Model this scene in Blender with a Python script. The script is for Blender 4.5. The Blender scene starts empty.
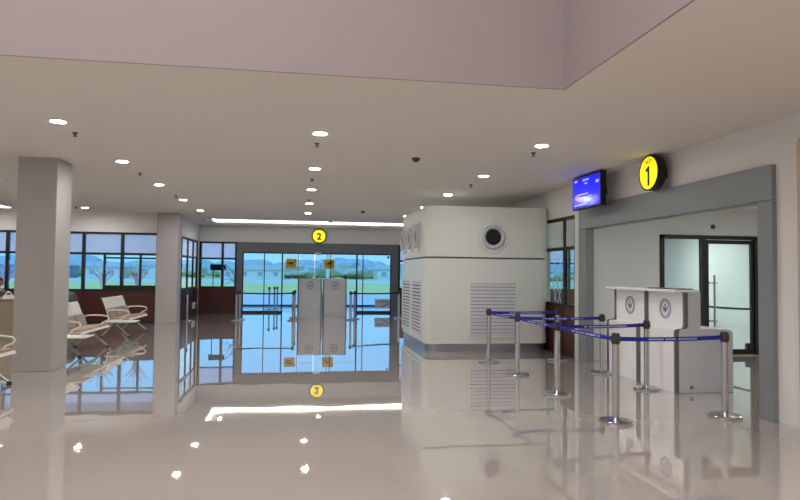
import bpy, bmesh, math, random
from mathutils import Vector, Matrix, noise
random.seed(7)
PI = math.pi
S = bpy.context.scene
COL = S.collection

# ------------------------------------------------------------------ camera
F_PX = 625.0
PITCH, ROLL, YAW = math.radians(2.1585), math.radians(-0.645), math.radians(9.16)
cy, sy = math.cos(YAW), math.sin(YAW)
_r = Vector((cy, -sy, 0)); _f = Vector((sy, cy, 0)); _u = Vector((0, 0, 1))
_f2 = _f * math.cos(PITCH) + _u * math.sin(PITCH)
_u2 = _u * math.cos(PITCH) - _f * math.sin(PITCH)
_r3 = _r * math.cos(ROLL) - _u2 * math.sin(ROLL)
_u3 = _u2 * math.cos(ROLL) + _r * math.sin(ROLL)
cam = bpy.data.cameras.new('camera')
cam.sensor_width = 36.0
cam.lens = F_PX / 800.0 * 36.0
cam.clip_end = 2000
co = bpy.data.objects.new('camera', cam)
co.matrix_world = Matrix(((_r3.x, _u3.x, -_f2.x, 0), (_r3.y, _u3.y, -_f2.y, 0), (_r3.z, _u3.z, -_f2.z, 1.62), (0, 0, 0, 1)))
COL.objects.link(co)
S.camera = co

# ------------------------------------------------------------------ world, light, exposure
LAMP = 262.0          # radiance of a downlight diffuser
SKY = 1.06
S.view_settings.view_transform = 'Standard'
S.view_settings.look = 'None'
S.view_settings.exposure = 0.32
S.view_settings.gamma = 1.0
S.view_settings.use_curve_mapping = False
S.cycles.max_bounces = 10
S.cycles.diffuse_bounces = 5
S.cycles.glossy_bounces = 5
S.cycles.transparent_max_bounces = 16
S.cycles.sample_clamp_indirect = 6.0

w = bpy.data.worlds.new('World'); S.world = w
w.use_nodes = True
nt = w.node_tree
for n in list(nt.nodes): nt.nodes.remove(n)
tc = nt.nodes.new('ShaderNodeTexCoord')
sp = nt.nodes.new('ShaderNodeSeparateXYZ')
rp = nt.nodes.new('ShaderNodeValToRGB')
rp.color_ramp.elements[0].position = 0.0; rp.color_ramp.elements[0].color = (0.74, 0.90, 1.0, 1)
rp.color_ramp.elements[1].position = 0.5; rp.color_ramp.elements[1].color = (0.42, 0.66, 1.0, 1)
bg = nt.nodes.new('ShaderNodeBackground'); bg.inputs[1].default_value = SKY
ow = nt.nodes.new('ShaderNodeOutputWorld')
nt.links.new(tc.outputs['Generated'], sp.inputs[0]); nt.links.new(sp.outputs['Z'], rp.inputs[0])
nt.links.new(rp.outputs[0], bg.inputs[0]); nt.links.new(bg.outputs[0], ow.inputs[0])

def area(name, loc, size, power, color):
    l = bpy.data.lights.new(name, 'AREA'); l.shape = 'RECTANGLE'; l.size, l.size_y = size
    l.energy = power; l.color = color
    o = bpy.data.objects.new(name, l); o.location = loc; COL.objects.link(o)
    return o
# unseen fill lights added over the tall hall the camera stands in
area('hall_fill_light', (-1.5, 1.0, 7.3), (5.0, 5.0), 430, (1.0, 0.95, 0.93))
area('hall_fill_light', (-7.5, -2.0, 7.3), (4.0, 5.0), 260, (1.0, 0.95, 0.93))

# hazy sun from behind the building, for the airfield only (it cannot reach into the hall)
_sl = bpy.data.lights.new('sun', 'SUN'); _sl.energy = 1.15; _sl.angle = math.radians(15); _sl.color = (1.0, 0.97, 0.92)
_so = bpy.data.objects.new('sun', _sl); _so.rotation_euler = (math.radians(42), 0, math.radians(-15)); COL.objects.link(_so)

# ------------------------------------------------------------------ materials
def lin(c):
    c = c / 255.0
    return c / 12.92 if c <= 0.04045 else ((c + 0.055) / 1.055) ** 2.4
def rgb(r, g, b): return (lin(r), lin(g), lin(b), 1.0)
M = {}
def mat(key, col, rough=0.5, metal=0.0, var=0.0, scale=6.0, spec=0.5, emit=None, estr=0.0):
    m = bpy.data.materials.new(key); m.use_nodes = True
    t = m.node_tree; b = t.nodes['Principled BSDF']
    b.inputs['Base Color'].default_value = col
    b.inputs['Roughness'].default_value = rough
    b.inputs['Metallic'].default_value = metal
    b.inputs['Specular IOR Level'].default_value = spec
    if var > 0:
        tx = t.nodes.new('ShaderNodeTexCoord'); nz = t.nodes.new('ShaderNodeTexNoise')
        nz.inputs['Scale'].default_value = scale; nz.inputs['Detail'].default_value = 4
        mx = t.nodes.new('ShaderNodeMix'); mx.data_type = 'RGBA'
        mx.inputs['A'].default_value = tuple(c * (1 - var) for c in col[:3]) + (1,)
        mx.inputs['B'].default_value = tuple(min(1, c * (1 + var)) for c in col[:3]) + (1,)
        t.links.new(tx.outputs['Object'], nz.inputs['Vector'])
        t.links.new(nz.outputs['Fac'], mx.inputs['Factor'])
        t.links.new(mx.outputs['Result'], b.inputs['Base Color'])
    if emit:
        b.inputs['Emission Color'].default_value = emit
        b.inputs['Emission Strength'].default_value = estr
    M[key] = m
    return m
mat('wall_paint', rgb(224, 223, 221), 0.7, var=0.03, scale=1.2, spec=0.3)
mat('ceiling_paint', rgb(222, 217, 211), 0.8, var=0.02, scale=0.8, spec=0.2)
mat('pink_upstand', rgb(154, 143, 144), 0.75, var=0.04, scale=1.0, spec=0.2)  # pinkish colour given to the upstand faces round the void
mat('column_paint', rgb(174, 171, 170), 0.6, var=0.02, scale=1.0, spec=0.3)
mat('vestibule_paint', rgb(222, 225, 224), 0.6, var=0.02, scale=1.0, spec=0.3)
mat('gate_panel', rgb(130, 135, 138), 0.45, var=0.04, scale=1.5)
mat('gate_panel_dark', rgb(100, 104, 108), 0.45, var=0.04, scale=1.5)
mat('unit_white', rgb(224, 228, 222), 0.4, var=0.02, scale=2)
mat('grille_grey', rgb(196, 198, 204), 0.4, 0.3)
mat('louvre_grey', rgb(212, 214, 222), 0.4)
mat('dark_gap', rgb(30, 30, 32), 0.8)
mat('skirt_metal', rgb(165, 166, 172), 0.3, 0.8, var=0.03)
mat('black_metal', rgb(22, 22, 24), 0.4)
mat('black_plastic', rgb(14, 14, 15), 0.45)
mat('chrome', rgb(198, 200, 203), 0.14, 1.0, var=0.04, scale=20)
mat('head_grey', rgb(62, 58, 56), 0.4, 0.2)
mat('belt_blue', rgb(24, 34, 150), 0.7, var=0.10, scale=40)
mat('belt_navy', rgb(26, 30, 44), 0.7, var=0.10, scale=40)
mat('belt_print', rgb(190, 196, 230), 0.7)
mat('laminate_white', rgb(246, 246, 247), 0.35, var=0.015, scale=3)
mat('laminate_grey', rgb(200, 201, 207), 0.4, var=0.02, scale=3)
mat('edge_grey', rgb(104, 102, 100), 0.4)
mat('counter_white', rgb(244, 243, 240), 0.25)
mat('seal_navy', rgb(52, 50, 78), 0.5)
mat('seal_blue', rgb(120, 120, 160), 0.5)
mat('steel_white', rgb(226, 222, 212), 0.5)
mat('seat_tan', rgb(176, 148, 118), 0.55, var=0.08, scale=12)
mat('cushion_grey', rgb(150, 138, 132), 0.6, var=0.08, scale=12)
mat('leg_steel', rgb(168, 166, 164), 0.25, 0.9)
mat('desk_beige', rgb(150, 136, 116), 0.55, var=0.05)
mat('bag_white', rgb(224, 222, 220), 0.6)
mat('skin', rgb(170, 122, 96), 0.55)
mat('hair', rgb(20, 16, 15), 0.6, var=0.2, scale=30)
mat('shirt', rgb(72, 76, 100), 0.8, var=0.1, scale=12)
mat('trouser', rgb(34, 36, 44), 0.8)
mat('bin_green', rgb(66, 76, 72), 0.5)
mat('rim_white', rgb(232, 230, 226), 0.4)
mat('sensor_dark', rgb(70, 66, 64), 0.4)
mat('print_black', rgb(16, 15, 12), 0.5)
mat('print_grey', rgb(120, 112, 20), 0.6)
mat('sign_yellow_flat', rgb(200, 164, 30), 0.5, var=0.03)
mat('tan_panel', rgb(196, 174, 152), 0.5, var=0.06, scale=3)
mat('board_black', rgb(20, 18, 24), 0.3)
mat('board_red', rgb(160, 40, 50), 0.5)
mat('sticker', rgb(196, 202, 214), 0.6, var=0.05)
mat('sticker_grey', rgb(110, 118, 130), 0.6)
mat('paper_box', rgb(208, 206, 202), 0.5)
mat('threshold', rgb(190, 168, 130), 0.5)
mat('lamp_glow', rgb(255, 250, 240), 0.5, emit=(1.0, 0.98, 0.94, 1), estr=LAMP)
mat('room_lamp', rgb(255, 255, 250), 0.5, emit=(0.93, 1.0, 0.98, 1), estr=LAMP * 3.4)
mat('vestibule_fill', rgb(255, 255, 250), 0.5, emit=(1.0, 1.0, 0.96, 1), estr=LAMP * 1.5)
mat('cove_glow', rgb(255, 250, 240), 0.5, emit=(1.0, 0.96, 0.91, 1), estr=5.0)
mat('sign_glow', rgb(250, 235, 20), 0.5, emit=(1.0, 0.80, 0.006, 1), estr=0.72)
mat('screen_glow', rgb(20, 20, 200), 0.15, emit=(0.012, 0.012, 1.0, 1), estr=0.78)
mat('screen_text', rgb(200, 200, 240), 0.4, emit=(0.5, 0.55, 1.0, 1), estr=0.6)
mat('screen_red', rgb(220, 90, 90), 0.4, emit=(0.9, 0.25, 0.25, 1), estr=0.6)
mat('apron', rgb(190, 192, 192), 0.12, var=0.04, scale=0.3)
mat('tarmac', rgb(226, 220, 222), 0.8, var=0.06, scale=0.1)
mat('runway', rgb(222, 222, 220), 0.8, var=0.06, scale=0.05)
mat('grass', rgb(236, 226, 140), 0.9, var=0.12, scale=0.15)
mat('leaf', rgb(182, 196, 198), 0.9, var=0.25, scale=0.4)  # pale blue-grey: distance haze is put into the crown colour
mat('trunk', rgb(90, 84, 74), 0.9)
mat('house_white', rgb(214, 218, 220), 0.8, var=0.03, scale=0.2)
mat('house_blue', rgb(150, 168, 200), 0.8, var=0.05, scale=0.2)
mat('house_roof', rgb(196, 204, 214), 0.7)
mat('kerb', rgb(34, 40, 48), 0.8)

# polished floor
def floor_mat():
    m = bpy.data.materials.new('polished_tile'); m.use_nodes = True; t = m.node_tree; b = t.nodes['Principled BSDF']
    tx = t.nodes.new('ShaderNodeTexCoord'); br = t.nodes.new('ShaderNodeTexBrick')
    br.offset = 0.0
    br.inputs['Scale'].default_value = 1.0
    br.inputs['Brick Width'].default_value = 0.8; br.inputs['Row Height'].default_value = 0.8
    br.inputs['Mortar Size'].default_value = 0.002; br.inputs['Mortar Smooth'].default_value = 0.3
    br.inputs['Color1'].default_value = rgb(177, 168, 161); br.inputs['Color2'].default_value = rgb(174, 165, 158)
    br.inputs['Mortar'].default_value = rgb(168, 161, 155)
    nz = t.nodes.new('ShaderNodeTexNoise'); nz.inputs['Scale'].default_value = 1.1; nz.inputs['Detail'].default_value = 2
    bp = t.nodes.new('ShaderNodeBump'); bp.inputs['Strength'].default_value = 0.012; bp.inputs['Distance'].default_value = 0.1
    t.links.new(tx.outputs['Object'], br.inputs['Vector']); t.links.new(tx.outputs['Object'], nz.inputs['Vector'])
    t.links.new(br.outputs['Color'], b.inputs['Base Color'])
    t.links.new(nz.outputs['Fac'], bp.inputs['Height']); t.links.new(bp.outputs['Normal'], b.inputs['Normal'])
    b.inputs['Roughness'].default_value = 0.025
    b.inputs['Specular IOR Level'].default_value = 0.6
    b.inputs['Coat Weight'].default_value = 0.9; b.inputs['Coat Roughness'].default_value = 0.012; b.inputs['Coat IOR'].default_value = 1.6
    t.links.new(bp.outputs['Normal'], b.inputs['Coat Normal'])
    M['floor'] = m
floor_mat()

# dark red timber panelling
def wood_mat():
    m = bpy.data.materials.new('mahogany'); m.use_nodes = True; t = m.node_tree; b = t.nodes['Principled BSDF']
    tx = t.nodes.new('ShaderNodeTexCoord'); mp = t.nodes.new('ShaderNodeMapping'); mp.inputs['Scale'].default_value = (6, 6, 0.7)
    nz = t.nodes.new('ShaderNodeTexNoise'); nz.inputs['Scale'].default_value = 3; nz.inputs['Detail'].default_value = 6
    cr = t.nodes.new('ShaderNodeValToRGB')
    cr.color_ramp.elements[0].color = rgb(56, 20, 16); cr.color_ramp.elements[1].color = rgb(84, 34, 26)
    t.links.new(tx.outputs['Object'], mp.inputs[0]); t.links.new(mp.outputs[0], nz.inputs['Vector'])
    t.links.new(nz.outputs['Fac'], cr.inputs[0]); t.links.new(cr.outputs[0], b.inputs['Base Color'])
    b.inputs['Roughness'].default_value = 0.4
    M['wood'] = m
wood_mat()

def perforated():
    m = bpy.data.materials.new('perforated_steel'); m.use_nodes = True; t = m.node_tree; b = t.nodes['Principled BSDF']
    tx = t.nodes.new('ShaderNodeTexCoord'); vo = t.nodes.new('ShaderNodeTexVoronoi'); vo.inputs['Scale'].default_value = 45
    vo.inputs['Randomness'].default_value = 0.0
    cr = t.nodes.new('ShaderNodeValToRGB'); cr.color_ramp.interpolation = 'CONSTANT'
    cr.color_ramp.elements[0].color = rgb(186, 188, 184); cr.color_ramp.elements[1].color = rgb(228, 226, 220)
    cr.color_ramp.elements[1].position = 0.30
    t.links.new(tx.outputs['Object'], vo.inputs['Vector']); t.links.new(vo.outputs['Distance'], cr.inputs[0])
    t.links.new(cr.outputs[0], b.inputs['Base Color']); b.inputs['Roughness'].default_value = 0.35
    M['perf'] = m
perforated()

def glass(key, tint, frost=0.0, frostcol=(0.8, 0.8, 0.8, 1), ior=1.35):
    m = bpy.data.materials.new(key); m.use_nodes = True; t = m.node_tree
    for n in list(t.nodes): t.nodes.remove(n)
    out = t.nodes.new('ShaderNodeOutputMaterial')
    tr = t.nodes.new('ShaderNodeBsdfTransparent'); tr.inputs[0].default_value = tint
    gl = t.nodes.new('ShaderNodeBsdfGlossy'); gl.inputs['Roughness'].default_value = 0.02
    lw = t.nodes.new('ShaderNodeFresnel'); lw.inputs[0].default_value = ior
    mx = t.nodes.new('ShaderNodeMixShader')
    base = tr
    if frost > 0:
        df = t.nodes.new('ShaderNodeBsdfTranslucent'); df.inputs[0].default_value = frostcol
        d2 = t.nodes.new('ShaderNodeBsdfDiffuse'); d2.inputs[0].default_value = frostcol
        ad = t.nodes.new('ShaderNodeMixShader'); ad.inputs[0].default_value = 0.5
        t.links.new(df.outputs[0], ad.inputs[1]); t.links.new(d2.outputs[0], ad.inputs[2])
        m2 = t.nodes.new('ShaderNodeMixShader'); m2.inputs[0].default_value = frost
        t.links.new(tr.outputs[0], m2.inputs[1]); t.links.new(ad.outputs[0], m2.inputs[2]); base = m2
    ge = t.nodes.new('ShaderNodeNewGeometry'); ml = t.nodes.new('ShaderNodeMath'); ml.operation = 'SUBTRACT'; ml.use_clamp = True
    t.links.new(lw.outputs[0], ml.inputs[0]); t.links.new(ge.outputs['Backfacing'], ml.inputs[1])
    t.links.new(ml.outputs[0], mx.inputs[0]); t.links.new(base.outputs[0], mx.inputs[1]); t.links.new(gl.outputs[0], mx.inputs[2])
    t.links.new(mx.outputs[0], out.inputs[0])
    M[key] = m
glass('glass_blue', (0.53, 0.78, 0.95, 1))
glass('glass_side', (0.78, 0.92, 1.0, 1), ior=1.12)
glass('film_side', (0.85, 0.90, 0.98, 1), 0.3, (0.85, 0.88, 0.95, 1), ior=1.12)
glass('decal_white', (0.75, 0.85, 0.95, 1), 0.7, (0.75, 0.82, 0.92, 1))
glass('glass_film', (0.70, 0.78, 0.92, 1), 0.35, (0.62, 0.68, 0.86, 1))
glass('glass_frost', (0.85, 0.88, 0.86, 1), 0.45, (0.80, 0.84, 0.82, 1))
glass('glass_clear', (0.86, 0.93, 0.92, 1))

# ------------------------------------------------------------------ mesh builder
class MB:
    def __init__(s): s.bm = bmesh.new()
    def box(s, x0, x1, y0, y1, z0, z1, bev=0.0):
        b = s.bm
        v = [b.verts.new((x, y, z)) for z in (z0, z1) for y in (y0, y1) for x in (x0, x1)]
        f = [b.faces.new([v[i] for i in q]) for q in ((0, 2, 3, 1), (4, 5, 7, 6), (0, 1, 5, 4), (2, 6, 7, 3), (0, 4, 6, 2), (1, 3, 7, 5))]
        if bev > 0:
            es = list({e for q in f for e in q.edges})
            bmesh.ops.bevel(b, geom=es, offset=bev, segments=2, affect='EDGES', profile=0.5)
        return s
    def prism(s, pts, axis, a, b_):
        """2D outline (CCW list) extruded along axis from a to b_"""
        def P(p, h):
            if axis == 'z': return (p[0], p[1], h)
            if axis == 'y': return (p[0], h, p[1])
            return (h, p[0], p[1])
        n = len(pts)
        lo = [s.bm.verts.new(P(p, a)) for p in pts]; hi = [s.bm.verts.new(P(p, b_)) for p in pts]
        s.bm.faces.new(lo[::-1]); s.bm.faces.new(hi)
        for i in range(n):
            s.bm.faces.new((lo[i], lo[(i + 1) % n], hi[(i + 1) % n], hi[i]))
        return s
    def lathe(s, prof, c=(0, 0, 0), axis='z', seg=32):
        """profile [(radius, height)], revolved about axis through c; closed with caps where radius is 0"""
        rings = []
        for r_, h in prof:
            if r_ <= 1e-6:
                rings.append([s.bm.verts.new(s._ax((0, 0, h), c, axis))])
            else:
                rings.append([s.bm.verts.new(s._ax((r_ * math.cos(2 * PI * i / seg), r_ * math.sin(2 * PI * i / seg), h), c, axis)) for i in range(seg)])
        for a, b in zip(rings, rings[1:]):
            for i in range(seg):
                j = (i + 1) % seg
                if len(a) == 1 and len(b) == 1: continue
                if len(a) == 1: s.bm.faces.new((a[0], b[j], b[i]))
                elif len(b) == 1: s.bm.faces.new((a[i], a[j], b[0]))
                else: s.bm.faces.new((a[i], a[j], b[j], b[i]))
        return s
    @staticmethod
    def _ax(p, c, axis):
        x, y, z = p
        if axis == 'z': q = (x, y, z)
        elif axis == 'x': q = (z, x, y)
        else: q = (x, -z, y) if False else (y, z, x)
        return (q[0] + c[0], q[1] + c[1], q[2] + c[2])
    def tube(s, pts, r, seg=10, caps=True, closed=False):
        pts = [Vector(p) for p in pts]; n = len(pts); rings = []
        prev = None
        for i, p in enumerate(pts):
            if closed: d = pts[(i + 1) % n] - pts[i - 1]
            elif i == 0: d = pts[1] - p
            elif i == n - 1: d = p - pts[i - 1]
            else: d = (pts[i + 1] - p).normalized() + (p - pts[i - 1]).normalized()
            d.normalize()
            up = prev if prev is not None else (Vector((0, 0, 1)) if abs(d.z) < 0.9 else Vector((1, 0, 0)))
            a = d.cross(up).normalized(); b = a.cross(d).normalized(); prev = b
            rr = r[i] if isinstance(r, (list, tuple)) else r
            rings.append([s.bm.verts.new(p + (a * math.cos(2 * PI * k / seg) + b * math.sin(2 * PI * k / seg)) * rr) for k in range(seg)])
        m = n if closed else n - 1
        for i in range(m):
            A, B = rings[i], rings[(i + 1) % n]
            for k in range(seg):
                s.bm.faces.new((A[k], A[(k + 1) % seg], B[(k + 1) % seg], B[k]))
        if caps and not closed:
            s.bm.faces.new(rings[0][::-1]); s.bm.faces.new(rings[-1])
        return s
    def sweep(s, pts, w_dir, hw, th):
        """flat strip along pts, half-width hw in fixed direction w_dir, thickness th"""
        pts = [Vector(p) for p in pts]; wd = Vector(w_dir).normalized(); rows = []
        for i, p in enumerate(pts):
            d = (pts[min(i + 1, len(pts) - 1)] - pts[max(i - 1, 0)]).normalized()
            n = d.cross(wd).normalized()
            rows.append([s.bm.verts.new(p + wd * a * hw + n * b * th / 2) for a, b in ((-1, -1), (1, -1), (1, 1), (-1, 1))])
        for A, B in zip(rows, rows[1:]):
            for k in range(4): s.bm.faces.new((A[k], A[(k + 1) % 4], B[(k + 1) % 4], B[k]))
        s.bm.faces.new(rows[0][::-1]); s.bm.faces.new(rows[-1])
        return s
    def ring(s, c, axis, r0, r1, t, seg=40):
        """flat annulus of thickness t along axis"""
        return s.lathe([(r0, 0), (r1, 0), (r1, t), (r0, t), (r0, 0)], c, axis, seg)
    def build(s, name, m, parent=None, smooth=False, loc=None):
        bmesh.ops.recalc_face_normals(s.bm, faces=s.bm.faces)
        me = bpy.data.meshes.new(name); s.bm.to_mesh(me); s.bm.free()
        me.materials.append(M[m] if isinstance(m, str) else m)
        if smooth:
            for p in me.polygons: p.use_smooth = True
            try: me.set_sharp_from_angle(angle=math.radians(40))
            except Exception: pass
        o = bpy.data.objects.new(name, me); COL.objects.link(o)
        if parent: o.parent = parent
        if loc: o.location = loc
        return o

def tag(o, label, cat, group=None, kind=None):
    o['label'] = label; o['category'] = cat
    if group: o['group'] = group
    if kind: o['kind'] = kind
    return o
def thing(name, loc, label, cat, group=None, rz=0.0):
    o = bpy.data.objects.new(name, None); o.empty_display_size = 0.1
    o.location = loc; o.rotation_euler = (0, 0, rz); COL.objects.link(o)
    return tag(o, label, cat, group)
def struct(o): o['kind'] = 'structure'; return o
def sroot(name, loc=(0, 0, 0)):
    o = bpy.data.objects.new(name, None); o.empty_display_size = 0.1; o.location = loc; COL.objects.link(o)
    return struct(o)
def copy_tree(o, parent=None):
    c = o.copy(); COL.objects.link(c)
    if parent: c.parent = parent
    for ch in list(o.children): copy_tree(ch, c)
    return c
def text_mesh(name, body, size, m, parent, origin, xdir, updir, depth=0.002, bold=0.0):
    """lettering laid out from a built-in font as a mesh centred on origin in the plane xdir/updir"""
    cu = bpy.data.curves.new(name, 'FONT'); cu.body = body; cu.size = size; cu.align_x = 'CENTER'; cu.align_y = 'CENTER'
    cu.extrude = depth; cu.offset = bold
    t = bpy.data.objects.new(name + '_tmp', cu); COL.objects.link(t)
    dg = bpy.context.evaluated_depsgraph_get()
    me = bpy.data.meshes.new_from_object(t.evaluated_get(dg)); me.name = name
    bpy.data.objects.remove(t); bpy.data.curves.remove(cu)
    xd = Vector(xdir).normalized(); ud = Vector(updir).normalized(); nd = xd.cross(ud)
    for v in me.vertices:
        v.co = xd * v.co.x + ud * v.co.y + nd * v.co.z + Vector(origin)
    me.materials.clear(); me.materials.append(M[m])
    o = bpy.data.objects.new(name, me); COL.objects.link(o); o.parent = parent
    return o

HC = 3.42
# ------------------------------------------------------------------ setting: floor, ceiling, walls
b = MB(); b.box(-12, 15.0, -8, 25.62, -0.12, 0.0); struct(b.build('floor', 'floor'))

b = MB()
b.box(-12, 5.46, 5.68, 22.1, HC, 3.95)
b.box(2.52, 5.46, -8, 5.68, HC, 3.95)
b.box(-12, -3.2, 22.1, 24.55, HC, 3.95)
b.box(4.7, 5.46, 22.1, 24.55, HC, 3.95)
b.box(-12, 5.46, 24.55, 25.6, HC, 3.95)
b.box(-3.2, 4.7, 22.1, 24.55, 3.66, 3.95)
struct(b.build('ceiling', 'ceiling_paint'))
# raised void over the camera: pinkish upstands and the high ceiling
b = MB(); b.box(-12, 2.52, 5.66, 5.68, HC, 7.6); struct(b.build('wall_bulkhead_front', 'pink_upstand'))
b = MB(); b.box(2.50, 2.52, -8, 5.66, HC, 7.6); struct(b.build('wall_bulkhead_right', 'pink_upstand'))
b = MB(); b.box(-12, 2.52, -8, 5.68, 7.6, 7.75); struct(b.build('ceiling_high', 'ceiling_paint'))
b = MB(); b.box(-12.15, 5.5, -8.15, -8, 0, 7.75); struct(b.build('wall_back', 'wall_paint'))
b = MB(); b.box(-12.15, -12, -8, 20.45, 0, 7.75); struct(b.build('wall_left', 'wall_paint'))

RW = 5.34   # right wall face
b = MB()
b.box(RW, RW + 0.14, -8, 6.42, 0, HC)
b.box(RW, RW + 0.14, 6.42, 11.1, 2.7, HC)
b.box(RW, RW + 0.14, 11.1, 11.56, 0, HC)
b.box(RW, RW + 0.14, 11.56, 13.1, 2.82, HC)
b.box(RW, RW + 0.14, 13.1, 25.4, 0, HC)
struct(b.build('wall_right', 'wall_paint'))

# window bays: frame mesh, panes, film, wainscot
def window(n, axis, c, u0, u1, mains, subs, decal=None, top='glass_film', low='glass_blue', zb=0.97, zt=2.80, zm=2.13, depth=0.09, raised=None):
    """axis 'y': the wall lies in y=c and u is x; axis 'x': it lies in x=c and u is y"""
    root = sroot('window_%d' % n)
    def bx(mb, a0, a1, d0, d1, z0, z1):
        if axis == 'y': mb.box(a0, a1, c + d0, c + d1, z0, z1)
        else: mb.box(c + d0, c + d1, a0, a1, z0, z1)
    f = MB(); h = depth / 2
    bx(f, u0, u1, -h, h, zt - 0.07, zt); bx(f, u0, u1, -h, h, zb, zb + 0.07); bx(f, u0, u1, -h, h, zm - 0.035, zm + 0.035)
    for m in mains: bx(f, m - 0.045, m + 0.045, -h - 0.004, h + 0.004, zb, zt)
    for s_ in subs: bx(f, s_ - 0.03, s_ + 0.03, -h * 0.8, h * 0.8, zb + 0.07, zm - 0.035)
    if raised:
        for a0, a1 in raised: bx(f, a0, a1, -h * 0.7, h * 0.7, zb + 0.07, zb + 0.19); bx(f, a0, a1, -h * 0.7, h * 0.7, zm - 0.15, zm - 0.10)
    f.build('window_frame', 'black_metal', root)
    g = MB(); bx(g, u0 + 0.02, u1 - 0.02, -0.004, 0.004, zb + 0.05, zm); g.build('glass_pane', low, root)
    g = MB(); bx(g, u0 + 0.02, u1 - 0.02, -0.004, 0.004, zm, zt - 0.04); g.build('film_pane', top, root)
    if decal:
        d = MB()
        for pts in decal:
            P = [((u, c - 0.012, z) if axis == 'y' else (c - 0.012, u, z)) for u, z in pts]
            d.sweep(P, (0, 1, 0) if axis == 'y' else (1, 0, 0), 0.001, 0.001)
        d.bm.free(); d = MB()
        for pts in decal: leaf_strip(d, axis, c, pts)
        d.build('frosted_decal', 'decal_white', root)
    return root
def leaf_strip(d, axis, c, pts, w0=0.006, w1=0.016):
    n = len(pts); L = []; R = []
    for i, (u, z) in enumerate(pts):
        a = pts[max(i - 1, 0)]; e = pts[min(i + 1, n - 1)]
        du, dz = e[0] - a[0], e[1] - a[1]; l = math.hypot(du, dz) or 1
        wv = w0 + (w1 - w0) * math.sin(PI * i / (n - 1))
        nu, nz_ = -dz / l * wv, du / l * wv
        for lst, sg in ((L, 1), (R, -1)):
            for dd in (-0.013, -0.008):
                uu, zz = u + nu * sg, z + nz_ * sg
                lst.append(d.bm.verts.new((uu, c + dd, zz) if axis == 'y' else (c + dd, uu, zz)))
    for i in range(n - 1):
        a, b2 = 2 * i, 2 * i + 2
        d.bm.faces.new((L[a], R[a], R[b2], L[b2])); d.bm.faces.new((L[a + 1], L[b2 + 1], R[b2 + 1], R[a + 1]))
        d.bm.faces.new((L[a], L[b2], L[b2 + 1], L[a + 1])); d.bm.faces.new((R[a], R[a + 1], R[b2 + 1], R[b2]))
def arc(u0, z0, u1, z1, bow, n=9):
    out = []
    for i in range(n):
        t = i / (n - 1)
        out.append((u0 + (u1 - u0) * t + bow * math.sin(PI * t) , z0 + (z1 - z0) * t + abs(bow) * 0.3 * math.sin(PI * t)))
    return out
def fan(uc, spread, zb=1.0, zt=2.0):
    out = []
    for k in (-1.0, -0.6, -0.2, 0.2, 0.6, 1.0):
        out.append(arc(uc + k * 0.05, zb + 0.05, uc + k * spread, zt - abs(k) * 0.25, -k * 0.12))
    for k in (-0.8, -0.3, 0.3, 0.8):
        out.append(arc(uc + k * 0.05, zb + 0.3, uc + k * spread * 0.9, zb + 0.55 + 0.2 * (1 - abs(k)), 0.04))
    return out

# left lounge window wall (faces the camera)
YL = 20.50
window(1, 'y', YL, -12, -4.33, [-12 + 0.05, -10.9, -9.8, -8.68, -7.6, -6.53, -5.41, -4.36], [-10.3, -9.2, -8.1, -7.05, -5.92, -4.87],
       decal=fan(-5.95, 0.52) + fan(-8.7, 0.5) + fan(-4.95, 0.42), raised=[(-5.9, -4.4)])
b = MB(); b.box(-12, -4.31, YL - 0.06, YL + 0.06, 2.80, HC); struct(b.build('wall_lounge', 'wall_paint'))
def wainscot(n, axis, c, u0, u1, seams):
    r = sroot('trim_%d' % n)
    p = MB(); s2 = MB()
    if axis == 'y': p.box(u0, u1, c - 0.05, c + 0.05, 0.0, 0.97)
    else: p.box(c - 0.05, c + 0.05, u0, u1, 0.0, 0.97)
    p.build('timber_panel', 'wood', r)
    for u in seams:
        if axis == 'y': s2.box(u - 0.02, u + 0.02, c - 0.062, c - 0.03, 0.0, 0.97)
        else: s2.box(c - 0.062, c + 0.062, u - 0.02, u + 0.02, 0.0, 0.97)
    if axis == 'y': s2.box(u0, u1, c - 0.058, c - 0.03, 0.0, 0.06)
    else: s2.box(c - 0.058, c + 0.058, u0, u1, 0.0, 0.06)
    s2.build('black_trim', 'black_metal', r)
wainscot(1, 'y', YL, -12, -4.33, [-8.68, -6.53])

# return window wall behind the second column
XS = -3.93
window(2, 'x', XS, 20.75, 25.38, [20.8, 22.0, 23.2, 24.35, 25.33], [], top='film_side', low='glass_side', depth=0.05)
b = MB(); b.box(XS - 0.06, XS + 0.06, 20.7, 25.4, 2.80, HC); b.box(XS - 0.06, XS + 0.06, 25.36, 25.52, 0, HC); struct(b.build('wall_return', 'wall_paint'))
wainscot(2, 'x', XS, 20.75, 25.35, [22.0, 23.2, 24.35])

# far wall either side of gate two
YF = 25.46
dec = [arc(-2.95, 1.75 - 0.22 * k, -2.5, 1.15 + 0.12 * k - 0.18, 0.10) for k in range(4)] + [arc(-2.98 + 0.05 * k, 1.95 - 0.05 * k, -2.55 + .04 * k, 1.2 - 0.02 * k, 0.16) for k in range(3)]
window(3, 'y', YF, -3.87, -2.43, [-3.82, -2.98, -2.46], [], decal=dec)
wainscot(3, 'y', YF, -3.87, -2.43, [])
window(4, 'y', YF, 4.02, RW, [4.07, 4.75, 5.3], [], decal=[arc(4.15, 1.1, 4.4, 2.0, 0.06), arc(4.35, 1.1, 4.12, 2.0, -0.06), arc(4.5, 1.1, 4.3, 1.9, 0.1), arc(4.25, 1.05, 4.6, 1.8, 0.1)])
wainscot(4, 'y', YF, 4.02, RW, [])
b = MB(); b.box(-3.99, RW + 0.14, YF - 0.06, YF + 0.06, 2.80, HC); struct(b.build('wall_far', 'wall_paint'))

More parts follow.
